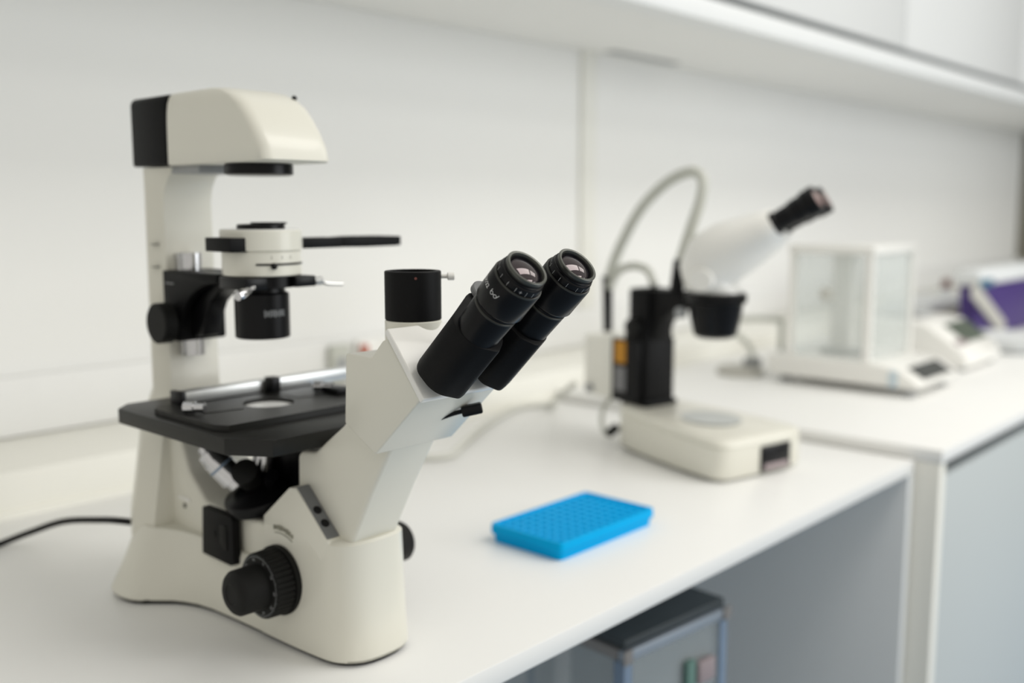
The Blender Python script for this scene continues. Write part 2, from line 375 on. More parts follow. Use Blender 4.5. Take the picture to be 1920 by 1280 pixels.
b = B(); a = math.radians(253); lathe(b, ((0, .0012), (.0028, .0030), (.0052, .0018)), (X0+.0350*math.cos(a), YA+.0350*math.sin(a), .3150), (0, 0, -1), 14); obj('iris_lever', b, M_BLACKS, cond)
b = B()
for dg in (250, 266, 281):
    t = B(); box(t, -.0002, .0002, -.0013, .0013, 0, .0001)
    wrap(t, Vector((X0, YA, 0)), Vector((1, 0, 0)), Vector((0, 1, 0)), Vector((0, 0, 1)), .0340, math.radians(dg), .3195); merge(b, t)
obj('iris_mark', b, M_INKD, cond)
# slider through the condenser
b = B(); box(b, .4515, .478, .7270, .7655, .3245, .3362, .0006); obj('slider_end', b, M_BLACK, cond)
b = B(); box(b, .526, .571, .731, .761, .3255, .3345, .0008); box(b, .571, .5735, .7335, .7585, .3262, .3338)
prism(b, [(.5735,.3255),(.5735,.3342),(.59,.3350),(.625,.3348),(.639,.3345),(.639,.3252),(.60,.3250)], 'y', .733, .759, .0006); box(b, .639, .6445, .7345, .7575, .3255, .3342, .0006)
obj('slider_arm', b, M_BLACK, cond)
b = B(); lathe(b, ((0, .0225), (.0008, .0237), (.0385, .0237), (.0392, .0228), (.0402, .0205), (.0480, .0195), (.0545, .0195)), (X0, YA+.002, .2485), n=56); cyl = obj('condenser_lens_barrel', b, M_BLACKS, mic)
b = B(); random.seed(3)
xx = 0
for i in range(9):                                 # print too soft to read: a row of strokes
    w = (.0017, .0022, .0013)[i % 3]
    t = B(); box(t, xx, xx+w, -.0030 + (.0006 if i % 2 else 0), .0030 - (.0008 if i % 4 == 1 else 0), 0, .00004); xx += w + .0005
    wrap(t, Vector((X0, YA+.002, 0)), Vector((1, 0, 0)), Vector((0, 1, 0)), Vector((0, 0, 1)), .0238, math.radians(240), .2710); merge(b, t)
obj('print_mark', b, M_INKG, cyl)
b = B(); box(b, .4600, .4815, .7190, .7600, .2925, .3028, .001); box(b, .505, .526, .712, .744, .2935, .3028, .001); lathe(b, ((0, .030), (.010, .030)), (X0, YA, .2932), n=48); obj('condenser_fork', b, M_BLACKS, mic)
def screw(p, q, r, parent, m=M_CHROME):
    p = Vector(p); q = Vector(q); L = (q-p).length
    b = B(); lathe(b, ((0, r*.5), (L*.38, r*.5), (L*.40, r*.85), (L*.44, r), (L*.93, r), (L, r*.8)), p, q-p, 20); return obj('centring_screw', b, m, parent)
screw((.470, .7215, .2955), (.4475, .7120, .2890), .0044, mic)
screw((.525, .721, .2965), (.537, .717, .2975), .0036, mic, M_ALU)
b = B(); tube(b, [(.536,.717,.2970), (.541,.7155,.2945), (.555,.712,.2935)], .0016, 10); obj('clamp_lever', b, M_ALU, mic)

# stage
b = B()
def oct_(x0, x1, y0, y1, c, cf): return [(x0+cf, y0), (x1-cf, y0), (x1, y0+cf*1.5), (x1, y1-c), (x1-c, y1), (x0+c, y1), (x0, y1-c), (x0, y0+cf*1.5)]
prism(b, oct_(.4045, 2*X0-.4045, .6365, .8585, .016, .022), 'z', .1715, .1850, .0012)
stage = obj('stage', b, M_STAGE, mic)
b = B()                                            # holder plate with a round opening
NH = 48
def ring_plate(bm, x0, x1, y0, y1, z0, z1, cx, cy, r):
    t = B(); outer = []; inner = []
    for i in range(NH):
        a = 2*PI*i/NH; c, s = math.cos(a), math.sin(a)
        k = min(((x1-cx) if c > 0 else (cx-x0))/max(abs(c), 1e-6), ((y1-cy) if s > 0 else (cy-y0))/max(abs(s), 1e-6))
        outer.append((cx+c*k, cy+s*k)); inner.append((cx+c*r, cy+s*r))
    V = [[t.verts.new((p[0], p[1], z)) for p in lp] for lp, z in ((outer, z0), (outer, z1), (inner, z1), (inner, z0))]
    for q in range(4):
        A, C = V[q], V[(q+1) % 4]
        for i in range(NH): t.faces.new((A[i], A[(i+1) % NH], C[(i+1) % NH], C[i]))
    bmesh.ops.recalc_face_normals(t, faces=t.faces); merge(bm, t)
ring_plate(b, .4125, .5775, .6855, .802, .1852, .1905, X0, YA-.003, .0225)
holder = obj('specimen_holder', b, M_STAGE, mic)
b = B(); lathe(b, ((0, .0220), (.0018, .0220)), (X0, YA-.003, .1853), n=48); obj('glass_insert', b, M_REFL, holder)
for q in ([(.430,.742),(.464,.735),(.468,.760),(.440,.768)], [(.524,.742),(.545,.738),(.555,.760),(.526,.768)]):
    b = B(); prism(b, q, 'z', .1906, .1910); obj('recess_pad', b, M_STAGE, holder)
b = B(); box(b, .440, .650, .789, .803, .1910, .2015, .0008); rail = obj('stage_rail', b, M_ALU, mic)
for xa, xb in ((.4345, .4398), (.6502, .658)):
    b = B(); box(b, xa, xb, .7865, .805, .1862, .2020, .0008); obj('rail_block', b, M_BLACKS, rail)
b = B(); box(b, .5215, .5315, .778, .790, .1906, .2050, .001); obj('rail_clip', b, M_BLACKS, rail)
for k, (x, y) in enumerate(((.4215, .749), (.5560, .752))):
    b = B(); lathe(b, ((0, .0040), (.0085, .0040), (.0090, .0052), (.0175, .0052), (.0180, .0046)), (x+.008, y-.010, .1960), (-.55, .83, 0), 22); obj('clamp_screw', b, M_CHROME, holder)
b = B(); box(b, .556, .573, .725, .748, .1906, .1965, .001); obj('clip_arm', b, M_BLACKS, holder)

# nosepiece and objectives below the stage
b = B(); box(b, .497, .531, .640, .770, .092, .1660, .003); box(b, .470, .531, .655, .745, .0955, .1030, .002); obj('focus_block', b, M_BLACKS, mic)
nd = Vector((-.30, .02, .95)).normalized(); nc = Vector((.4820, .7380, .1130))
b = B(); lathe(b, ((-.010, .026), (-.008, .0335), (.0, .0345), (.002, .0335), (.005, .027), (.010, .014)), nc, nd, 60, 30, .0009, (1, 2)); nose = obj('nosepiece', b, M_BLACKS, mic)
def objective(base, tip, r, m, name):
    base = Vector(base); tip = Vector(tip); L = (tip-base).length
    b = B(); lathe(b, ((0, r*.80), (L*.12, r*.80), (L*.13, r), (L*.66, r), (L*.68, r*.95), (L*.86, r*.86), (L*.88, r*.62), (L, r*.50)), base, tip-base, 32); o = obj(name, b, m, nose)
    return o, base, (tip-base).normalized(), L
o1, ob, od, oL = objective((.4660, .7500, .1205), (.4450, .7720, .1550), .0118, M_CHROME, 'objective')
b = B(); lathe(b, ((0, .01192), (.0022, .01192)), ob + od*oL*.46, od, 32); obj('colour_band', b, M_BLUEST, nose)
objective((.487, .748, .120), (.4950, .7470, .1700), .0100, M_CHROME, 'objective')
b = B(); lathe(b, ((-.020, .0105), (0, .0115), (.008, .0115), (.009, .0100)), (.4640, .7330, .1330), (-.62, -.42, .55), 36); obj('dust_cap', b, M_RUBBER, nose)
b = B(); lathe(b, ((0, .006), (.012, .006)), (.480, .722, .125), (-.3, -.6, .7), 20); obj('dust_cap', b, M_BLACKS, nose)

# focus knobs, both sides
def focus_knob(s):
    o = Vector((X0 - s*(.0385 if s > 0 else .0500), .676, .0560)); d = (-s, 0, 0)
    b = B(); lathe(b, ((0 if s > 0 else -.0130, .0292), (.0042, .0292), (.0048, .0255), (.0062, .0255)), o, d, 60); obj('knob_flange', b, M_RUBBER, mic)
    b = B(); lathe(b, ((.0050, .0255), (.0056, .0278), (.0205, .0272), (.0215, .0262), (.0218, .0205)), o, d, 144, 36, .0011, (1, 2)); co = obj('coarse_knob', b, M_RUBBER, mic)
    b = B(); lathe(b, ((.0205, .0180), (.0212, .0190), (.0425, .0185), (.0450, .0168), (.0470, .0140), (.0474, .0085), (.0469, .0080)), o, d, 120, 60, .0003, (1, 2)); obj('fine_knob', b, M_RUBBER, mic)
    if s > 0:                                      # graduation on the face of the coarse knob
        b = B(); xf = o.x - .02195
        def lay(t, a, r):
            for v in t.verts:
                q = a + v.co.x/r; rr = r + v.co.y
                v.co = Vector((xf, o.y - rr*math.sin(q), o.z + rr*math.cos(q)))
            merge(b, t)
        for i in range(100):
            a = 2*PI*i/100; t = B(); h = .0016 if i % 5 else .0022
            v = [t.verts.new(p) for p in ((-.00022, 0, 0), (.00022, 0, 0), (.00022, h, 0), (-.00022, h, 0))]; t.faces.new(v); lay(t, a, .0238)
        for k in range(10):
            t = text_bm(str(k*10), .0036); w = max(v.co.x for v in t.verts)
            for v in t.verts: v.co.x -= w/2
            lay(t, 2*PI*k/10 + .35, .0206)
        obj('graduation', b, M_INKG, co)
focus_knob(1); focus_knob(-1)

# black cover plate on the left flank, maker's print, control strips
b = B(); prism(b, [(.785,.0975),(.739,.0975),(.7365,.092),(.7365,.0545),(.742,.0525),(.788,.0535)], 'x', .4495, .4575, .001); cp = obj('cover_plate', b, M_BLACK, mic)
b = B(); prism(b, [(.7560,.086),(.7515,.088),(.7455,.088),(.7450,.066),(.7500,.066),(.7560,.071)], 'x', .4484, .4496, .0004); obj('cover_latch', b, M_RUBBER, cp)
b = B(); lathe(b, ((0, .0032), (.0008, .0032)), (.4496, .7665, .0760), (-1, 0, 0), 18); obj('cover_screw', b, M_RUBBER, cp)
b = B()
for i in range(8):                                 # curved row of small characters, too soft to read
    y = .6850 - .0035*i; z = .0985 + .0007*i - .00016*i*i
    t = B(); h = (.0036, .0030, .0040)[i % 3]; w = (.0008, .0012, .0007)[(i*2) % 3]
    box(t, .4568, .4579, y-w, y+w, z-h*.5, z+h*.5); merge(b, t)
pts = [(.4576, .6850 - .0035*i, .0940 + .0007*i - .00016*i*i) for i in range(8)]
tube(b, pts, .0004, 5, 2); mp = obj('maker_print', b, mat('faint_print', (0.30, 0.295, 0.24), 0.6), mic); mp['kind'] = 'stuff'
sl = Vector((0, .655-.614, .1372-.1003)).normalized(); sn = Vector((0, -sl.z, sl.y))
for s in (0, 1):
    xa, xb = (.4596, .4712) if s == 0 else (2*X0-.4712, 2*X0-.4596)
    b = B(); p0 = Vector((0, .6165, .1025)); L = .0520
    lo = [p0 + sn*.0002, p0 + sl*L + sn*.0002, p0 + sl*L + sn*.0010, p0 + sn*.0010]
    prism(b, [(p.y, p.z) for p in lo], 'x', xa, xb, .0002, 1); st = obj('control_strip', b, M_GREYP, mic)
    for q in (.27, .52):
        b = B(); c = p0 + sl*L*q + sn*.0010; c.x = (xa+xb)/2; lathe(b, ((0, .0036), (.0006, .0036), (.0012, .0028)), c, sn, 20); obj('button', b, M_BLACKS, st)

# neck and head
b = B(); prism(b, [(.672,.094),(.670,.1600),(.664,.1645),(.646,.1665),(.610,.1925),(.580,.222),(.545,.2120),(.545,.1960),(.576,.1450),(.602,.097)], 'x', .4716, 2*X0-.4716, .0060, 4, 20)
neck = obj('neck', b, M_CREAM, mic)
b = B(); prism(b, [(.5835,.2540),(.5545,.2538),(.5415,.2672),(.5360,.2690),(.5022,.2290),(.5515,.1825),(.5865,.2010)], 'x', .4560, 2*X0-.4560, .0016, 3)
head = obj('head', b, M_CREAM, mic)
pd = Vector((0, .036, .045)).normalized(); pn = Vector((0, -.045, .036)).normalized(); pc = Vector((0, .5195, .2505))
b = B(); q = [pc - pd*.0298, pc + pd*.0298, pc + pd*.0298 + pn*.0052, pc - pd*.0298 + pn*.0052]
prism(b, [(p.y, p.z) for p in q], 'x', .4545, 2*X0-.4545, .0014, 3); obj('front_plate', b, M_WHITE, head)
b = B(); lathe(b, ((0, .0212), (.0240, .0212), (.0246, .0206)), (X0, .5515, .2540), n=48); obj('port_flange', b, M_CREAM, head)
b = B(); lathe(b, ((0, .0203), (.0006, .0210), (.0355, .0210), (.0362, .0204), (.0362, .0170), (.020, .0165), (.018, .005)), (X0, .5515, .2788), n=64); port = obj('camera_port', b, M_BLACK, mic)
b = B(); lathe(b, ((0, .0016), (.0045, .0016), (.0050, .0030), (.0095, .0030), (.0100, .0024)), (X0+.0165, .5385, .3105), (.80, -.60, 0), 18); obj('port_screw', b, M_WHITE, port)
b = B(); lathe(b, ((0, .0010), (.0004, .0010)), (X0-.0125, .5346, .3105), (-.55, -.83, 0), 12); obj('set_screw', b, M_DKRED, port)
b = B(); tube(b, [(.500,.5290,.2060), (.506,.5215,.2095), (.5125,.5145,.2120)], .0017, 8, 3); obj('light_path_rod', b, M_BLACKS, head)
b = B(); t = B(); box(t, -.0042, .0042, -.0078, .0078, -.0040, .0040, .0016, 3); t.transform(Matrix.Translation((.5155, .5110, .2128)) @ Matrix.Rotation(math.radians(45), 4, 'Z') @ Matrix.Rotation(math.radians(-12), 4, 'X')); merge(b, t); obj('light_path_knob', b, M_BLACKS, head)

# binocular tubes and eyepieces
EA = math.radians(45)
XV = Vector((1, 0, 0)); VV = Vector((0, math.sin(EA), math.cos(EA))); AV = Vector((0, -math.cos(EA), math.sin(EA)))
def eyepiece(s):                                   # s = -1 near (left), +1 far (right)
    o = Vector((X0 + s*.0252, .4140, .3252)); tw = (lambda x: -s*x)
    def P(x, v, a): return o + XV*x + VV*v + AV*a
    CX, CV = tw(.005), .005
    def section(hv):                               # outline of the arm: round the tube, drawn out towards the hinge
        h = hull2([(0, 0, .0163), (tw(-.0045), .0058, .0126), (tw(.0045), -.0130, .0060), (tw(.0100), -.0065, .0078), (tw(.0168), hv, .0078)]); out = []
        for k in range(72):
            a = 2*PI*k/72; dx_, dv_ = math.cos(a), math.sin(a); best = 0
            for (x1, v1), (x2, v2) in zip(h, h[1:] + h[:1]):
                ex, ev = x2-x1, v2-v1; den = dx_*ev - dv_*ex
                if abs(den) < 1e-12: continue
                t_ = ((x1-CX)*ev - (v1-CV)*ex)/den; u_ = ((x1-CX)*dv_ - (v1-CV)*dx_)/den
                if t_ > 0 and -1e-6 <= u_ <= 1+1e-6: best = max(best, t_)
            out.append((CX + dx_*best, CV + dv_*best))
        return out
    SEC = {0: section(.0205), 1: section(.0255)}
    def lp(a, d=0.0):
        k = min(max((a + .1165)/.0528, 0), 1); out = []
        for (x0, v0), (x1, v1) in zip(SEC[0], SEC[1]):
            x, v = x0 + (x1-x0)*k, v0 + (v1-v0)*k; l = math.hypot(x-CX, v-CV)
            out.append(P(x - (x-CX)/l*d, v - (v-CV)/l*d, a))
        return out
    b = B(); loft(b, [lp(-.1165, d=.002), lp(-.1155, d=.0006), lp(-.1120), lp(-.0655), lp(-.0643, d=.0005), lp(-.0637, d=.0016)]); tb = obj('binocular_tube', b, M_BLACK, mic)
    b = B(); lathe(b, ((-.0650, .0154), (-.0420, .0160), (-.0408, .0156), (-.0400, .0150), (-.0370, .0147), (-.0340, .0147)), o, AV, 64); obj('tube_collar', b, M_BLACKS, tb)
    b = B(); lathe(b, ((-.0414, .01605), (-.0406, .01602), (-.0400, .0154)), o, AV, 64); obj('collar_ring', b, M_RIMD, tb)
    o = o - AV*.0025
    b = B(); lathe(b, ((-.0360, .0153), (-.0340, .0172), (-.0332, .0176), (-.0116, .0176), (-.0104, .0170), (-.0104, .0155)), o, AV, 72); ep = obj('eyepiece', b, M_BLACKS, mic)
    b = B(); lathe(b, ((-.01150, .01765), (-.0104, .0172), (-.01035, .0166), (-.0110, .0164)), o, AV, 72); obj('barrel_rim', b, M_RIMD, ep)
    b = B(); lathe(b, ((-.0120, .0160), (-.0066, .0160), (-.0060, .0156), (-.0054, .0150), (-.0050, .0152), (-.0042, .0152), (-.0038, .0142), (-.0030, .0138)), o, AV, 72); obj('dioptre_ring', b, M_BLACKS, ep)
    b = B(); lathe(b, ((-.0036, .0138), (-.0024, .0143), (-.0008, .0147), (.0000, .0146), (.0003, .0142), (.0001, .0128), (-.0010, .0122), (-.0026, .0121)), o, AV, 72); obj('eye_cup_rim', b, M_STEELG, ep)
    b = B(); lathe(b, ((-.0040, .0120), (-.0016, .0120), (-.0014, .0117), (-.0024, .0111), (-.0034, .0110)), o, AV, 64); obj('lens_seat', b, M_BLACKS, ep)
    b = B(); R = .024
    lathe(b, [(-.0045, .0111)] + [(-.0026 + math.sqrt(R*R-(.0111*q)**2) - math.sqrt(R*R-.0111**2), .0111*q) for q in (1, .9, .75, .6, .45, .3, .15, .0)], o, AV, 64); obj('eye_lens', b, M_LENS, ep, ang=80)
    b = B()                                        # graduations on the dioptre ring
    for k, dg in enumerate((148, 172, 196, 219, 247, 266)):
        t = B(); box(t, -.00014, .00014, -.0017, .0017, 0, .00003); wrap(t, o, XV, VV, AV, .01604, math.radians(dg), -.0085); merge(b, t)
    if s < 0:
        for sz in ((.0011, .00016), (.00016, .0011)):
            t = B(); box(t, -sz[0], sz[0], -sz[1], sz[1], 0, .00003); wrap(t, o, XV, VV, AV, .01604, math.radians(232), -.0085); merge(b, t)
    obj('dioptre_mark', b, M_INK, ep)
    if s < 0:                                      # field number and spectacles sign
        b = text_bm('10X/22', .0042); wrap(b, o, XV, VV, AV, .01766, math.radians(126), -.0225)
        t = B()
        for cx in (.0, .0034):
            ring = [(cx + .0013*math.cos(2*PI*i/20), .0014 + .0013*math.sin(2*PI*i/20), 0) for i in range(20)]
            ri = [(cx + .0010*math.cos(2*PI*i/20), .0014 + .0010*math.sin(2*PI*i/20), 0) for i in range(20)]
            a = [t.verts.new(p) for p in ring]; c = [t.verts.new(p) for p in ri]
            for i in range(20): t.faces.new((a[i], a[(i+1) % 20], c[(i+1) % 20], c[i]))
        for p, q in (((-.0013, .0014), (-.0009, .0040)), ((.0047, .0014), (.0056, .0040)), ((.0013, .0016), (.0021, .0016))):
            d = Vector((q[0]-p[0], q[1]-p[1])).normalized()*.00016; n = (-d.y, d.x)
            t.faces.new([t.verts.new((a[0]+sg*n[0], a[1]+sg*n[1], 0)) for a, sg in ((p, 1), (q, 1), (q, -1), (p, -1))])
        wrap(t, o, XV, VV, AV, .01766, math.radians(126) + .0172/.01766, -.0225); merge(b, t)
        obj('field_number', b, M_INK, ep)
eyepiece(-1); eyepiece(1)
b = B(); hb = Vector((X0, .4140, .3252)) + VV*.0245
lathe(b, ((-.1150, .0095), (-.0640, .0095), (-.0632, .0088)), hb, AV, 36); hub = obj('binocular_hinge', b, M_BLACK, mic)
b = B(); lathe(b, ((-.0632, .0098), (-.0600, .0098), (-.0592, .0090)), hb + VV*.005, AV, 36); obj('hinge_cap', b, M_GREYP, hub)

# mains cord of the microscope
b = B(); tube(b, [(.452,.905,.055),(.440,.925,.0560),(.437,.960,.0500),(.430,1.03,.0350),(.416,1.08,.0160),(.390,1.10,.0042),(.345,1.08,.0042),(.25,1.02,.0042),(.12,.98,.0042)], .0034, 12)
solo('power_cord', b, M_RUBBER, 'black power cord running from the back of the inverted microscope', 'cord')

# ------------------------------------------------------------------ stereo microscope
SX, SY = 1.232, 0.755
ste = thing('stereo_microscope', 'white stereo microscope with black column and gooseneck light guide', 'microscope', (SX, SY, 0), math.radians(-11))
def sloop(z0, zr, d=0.0):
    o = []
    for x, y in rrect(-1, 1, -.121, .131, (.03, .03, .018, .018), 6):
        pass
    pts = [(-.088, -.100), (-.083, -.113), (-.068, -.121), (.068, -.121), (.083, -.113), (.088, -.100), (.080, -.02), (.066, .06), (.054, .108), (.042, .126), (.022, .132), (-.022, .132), (-.042, .126), (-.054, .108), (-.066, .06), (-.080, -.02)]
    pts = chaikin(pts, 2)
    for x, y in pts:
        k = (y + .121)/.253; s = 1 - d/.08
        o.append((x*s, (y-.005)*(1 - d/.125) + .005, z0 + (zr-z0)*k))
    return o
b = B(); loft(b, [sloop(.004, .004, .003), sloop(.007, .007), sloop(.046, .056), sloop(.0465, .0565, .0012), sloop(.0475, .0575, .0012), sloop(.048, .058), sloop(.053, .064, .001), sloop(.056, .067, .005)])
sb = obj('base', b, M_CREAM, ste, world=False, ang=50)
for x, y in ((-.06, -.09), (.06, -.09), (-.035, .105), (.035, .105)):
    b = B(); lathe(b, ((0, .010), (.005, .010)), (x, y, 0), n=18); obj('rubber_foot', b, M_RUBBER, sb, world=False)
b = B(); box(b, -.012, .050, -.1235, -.100, .006, .042, .002); obj('front_socket', b, M_BLACKS, sb, world=False)
b = B(); box(b, -.006, .044, -.1245, -.1237, .008, .017, .0003); obj('socket_insert', b, M_BROWNS, sb, world=False)
b = B(); lathe(b, ((0, .043), (.0008, .043)), (.004, -.018, .0618), (0, -.04, 1), 48); obj('stage_disc', b, mat('grey_stage_disc', (0.50, 0.52, 0.51), 0.35), sb, world=False)
b = B()
box(b, -.034, .034, .078, .135, .064, .074, .003)
box(b, -.030, .030, .082, .130, .070, .168, .004); box(b, -.027, .027, .084, .126, .160, .242, .004)
box(b, -.033, .033, .088, .130, .150, .178, .006)
col2 = obj('column', b, M_BLACK, ste, world=False)
b = B(); lathe(b, ((0, .013), (.012, .013), (.013, .011)), (-.030, .105, .185), (-1, 0, 0), 28); obj('focus_knob', b, M_RUBBER, col2, world=False)
b = B(); prism(b, [(.13,.242),(-.02,.242),(-.02,.222),(.045,.212),(.070,.195),(.084,.160),(.13,.160)], 'x', -.018, .018, .003); obj('arm', b, M_BLACK, ste, world=False)
b = B(); lathe(b, ((0, .024), (.004, .030), (.030, .036), (.050, .0385), (.052, .043), (.062, .043), (.064, .040)), (0, -.024, .180), n=48); obj('optics_cup', b, M_BLACKS, ste, world=False)
b = B(); lathe(b, ((0, .008), (.009, .008), (.010, .0065)), (-.036, .004, .2150), (-1, 0, 0), 22); obj('clamp_screw', b, M_GREYM, ste, world=False)
b = B(); lathe(b, ((0, .004), (.010, .004)), (0, -.066, .236), (.3, -1, 0), 14); obj('clamp_screw', b, M_RUBBER, ste, world=False)
b = B(); box(b, -.0385, -.030, .090, .150, .068, .165, .002); plate = obj('rear_plate', b, M_BLACKS, ste, world=False)
b = B(); box(b, -.0393, -.0386, .118, .142, .128, .162); obj('orange_label', b, M_ORANGE, plate, world=False)
b = B(); box(b, -.0393, -.0386, .118, .142, .085, .122); obj('grey_label', b, M_GRYLAB, plate, world=False)
b = B(); box(b, -.030, .034, .137, .226, .066, .163, .006, 3); lb = obj('lamp_box', b, M_LEDGE, ste, world=False)
b = B(); lathe(b, ((0, .007), (.006, .007)), (-.030, .208, .078), (-1, 0, 0), 18); obj('box_socket', b, M_GREYM, lb, world=False)
# head, turned a little against the stand
HR = Matrix.Translation((0, -.022, 0)) @ Matrix.Rotation(math.radians(25), 4, 'Z')
def hp(x, y, z): return HR @ Vector((x, y, z))
path = [((0,.000,.2425),(.036,.036),90), ((0,.004,.252),(.041,.040),88), ((0,.010,.268),(.047,.043),70), ((0,.004,.288),(.052,.044),45), ((0,-.020,.304),(.054,.042),32), ((0,-.046,.317),(.052,.036),30), ((0,-.072,.331),(.047,.029),30), ((0,-.085,.3385),(.044,.025),30), ((0,-.088,.340),(.040,.021),30)]
loops = []
for (cx, cy, cz), (rx, rv), el in path:
    e = math.radians(el); lp = []
    for i in range(40):
        a = 2*PI*i/40; c, s = math.cos(a), math.sin(a)
        lp.append(hp(cx + rx*c, cy + rv*s*math.sin(e), cz + rv*s*math.cos(e)))
    loops.append(lp)
b = B(); loft(b, loops); hd = obj('head', b, M_WHITE, ste, world=False, ang=60)
for s in (-1, 1):
    b = B(); lathe(b, ((0, .016), (.012, .016), (.0135, .0145)), hp(s*.042, .004, .2640), (HR.to_3x3() @ Vector((s, 0, 0))), 32); obj('zoom_knob', b, M_WHITE, hd, world=False)
    b = B(); ax = HR.to_3x3() @ Vector((s*.04, -math.cos(math.radians(31)), math.sin(math.radians(31))))
    lathe(b, ((0, .0135), (.004, .0160), (.010, .0165), (.012, .0145), (.033, .0150), (.035, .0165), (.052, .0170), (.054, .0190), (.070, .0195), (.072, .0180), (.0715, .012)), hp(s*.025, -.081, .3370), ax, 36); ep = obj('eyepiece', b, M_BLACKS, ste, world=False)
    b = B(); lathe(b, ((0, .0118), (.0012, .009), (.002, .003)), hp(s*.025, -.081, .3370) + ax.normalized()*.0715, ax, 30); obj('eye_lens', b, mat('pink_lens', (0.34, 0.24, 0.23), 0.1), ep, world=False)
# gooseneck light guides
b = B(); tube(b, [(1.2965,.971,.250),(1.284,.943,.296),(1.276,.898,.358),(1.268,.845,.399),(1.26,.798,.414),(1.252,.773,.403),(1.244,.770,.375),(1.236,.781,.331),(1.228,.792,.285)], .0082, 14); goose = obj('gooseneck', b, M_HOSE, ste)
b = B(); lathe(b, ((0, .0075), (.09, .0085), (.095, .0090)), (1.299, .974, .158), (-.07, -.03, 1), 20); obj('gooseneck_sleeve', b, M_BLACKS, ste)
b = B(); lathe(b, ((0, .0105), (.042, .0100), (.046, .0090)), (1.2255, .7960, .2420), (.06, -.09, 1), 20); obj('gooseneck_tip', b, M_BLACKS, ste)
b = B(); tube(b, [(1.283,.958,.235),(1.28,.950,.250),(1.28,.935,.266),(1.28,.909,.272),(1.277,.882,.266),(1.272,.866,.244)], .0065, 12); obj('gooseneck', b, M_HOSE, ste)
b = B(); tube(b, [(1.300,.935,.066),(1.245,.930,.062),(1.214,.920,.040),(1.212,.912,.018),(1.222,.904,.012)], .0035, 10); obj('lamp_lead', b, M_HOSE, ste)
b = B(); lathe(b, ((0, .007), (.020, .008), (.024, .006)), (1.206, .898, .020), (.9, .2, .15), 18); obj('lead_plug', b, M_RUBBER, ste)
b = B(); tube(b, [(1.245,1.000,.079),(1.30,1.09,.030),(1.37,1.15,.0060),(1.335,1.185,.0055),(1.27,1.170,.0055),(1.15,1.115,.0055),(1.02,1.040,.0055),(.985,1.02,.0055),(.950,1.035,.0055),(.920,1.075,.0055),(.90,1.16,.0055)], .0048, 12)
solo('pale_cable', b, M_CABLEW, 'pale grey cable lying on the bench left of the stereo microscope', 'cable')

# ------------------------------------------------------------------ blue rack
rk = thing('tube_rack', 'bright blue plastic tube rack on the low bench', 'rack', (.844, .676, 0))
b = B(); loft(b, [z3(rrect(.7635, .9265, .6295, .7245, .005, 4), .0), z3(rrect(.7625, .9275, .6285, .7255, .006, 4), .008), z3(rrect(.7615, .9285, .6275, .7265, .006, 4), .0085), z3(rrect(.7600, .9300, .6260, .7280, .006, 4), .0105), z3(rrect(.7600, .9300, .6260, .7280, .006, 4), .0160)])
rb = obj('rack_body', b, M_BLUE, rk)
b = B()
loft(b, [z3(rrect(.7600, .9300, .6260, .7280, .006, 4), .0160), z3(rrect(.7605, .9295, .6265, .7275, .006, 4), .0200), z3(rrect(.7650, .9250, .6310, .7230, .004, 4), .0202), z3(rrect(.7655, .9245, .6315, .7225, .004, 4), .0186)], cap=False)
obj('rim', b, M_BLUE, rk)
nx, ny = 12, 8; X1, X2, Y1, Y2 = .7655, .9245, .6315, .7225; dx, dy = (X2-X1)/nx, (Y2-Y1)/ny; WR = .0043
t = B()
for i in range(nx):
    for j in range(ny):
        cx, cy = X1+dx*(i+.5), Y1+dy*(j+.5); o8 = []
        for k in range(8):
            a = PI/8 + k*PI/4; c, q = math.cos(a), math.sin(a); m = min(dx/2/abs(c), dy/2/abs(q)); o8.append((cx+c*m, cy+q*m))
        vo = [t.verts.new((p[0], p[1], .0187)) for p in o8]
        vi = [t.verts.new((cx+WR*math.cos(PI/8+k*PI/4), cy+WR*math.sin(PI/8+k*PI/4), .0187)) for k in range(8)]
        for k in range(8): t.faces.new((vo[k], vo[(k+1) % 8], vi[(k+1) % 8], vi[k]))
        for m, (px_, py_) in enumerate(((1, 1), (-1, 1), (-1, -1), (1, -1))):
            t.faces.new((vo[2*m], t.verts.new((cx+px_*dx/2, cy+py_*dy/2, .0187)), vo[(2*m+1) % 8]))
b = B(); merge(b, t); obj('well_plate', b, M_BLUE, rk)
t = B()                                            # one cup, its mesh shared by all 96 wells
vi = [t.verts.new((WR*math.cos(PI/8+k*PI/4), WR*math.sin(PI/8+k*PI/4), 0)) for k in range(8)]
vb = [t.verts.new((v.co.x*.9, v.co.y*.9, -.0020)) for v in vi]
for k in range(8): t.faces.new((vi[k], vi[(k+1) % 8], vb[(k+1) % 8], vb[k]))
t.faces.new(vb)
well = obj('well', t, M_BLUE, rk, world=False)
for i in range(nx):
    for j in range(ny):
        w = well if i == j == 0 else well.copy()
        if w is not well: COL.objects.link(w); w.parent = rk
        w.location = (X1+dx*(i+.5) - .844, Y1+dy*(j+.5) - .676, .0187)

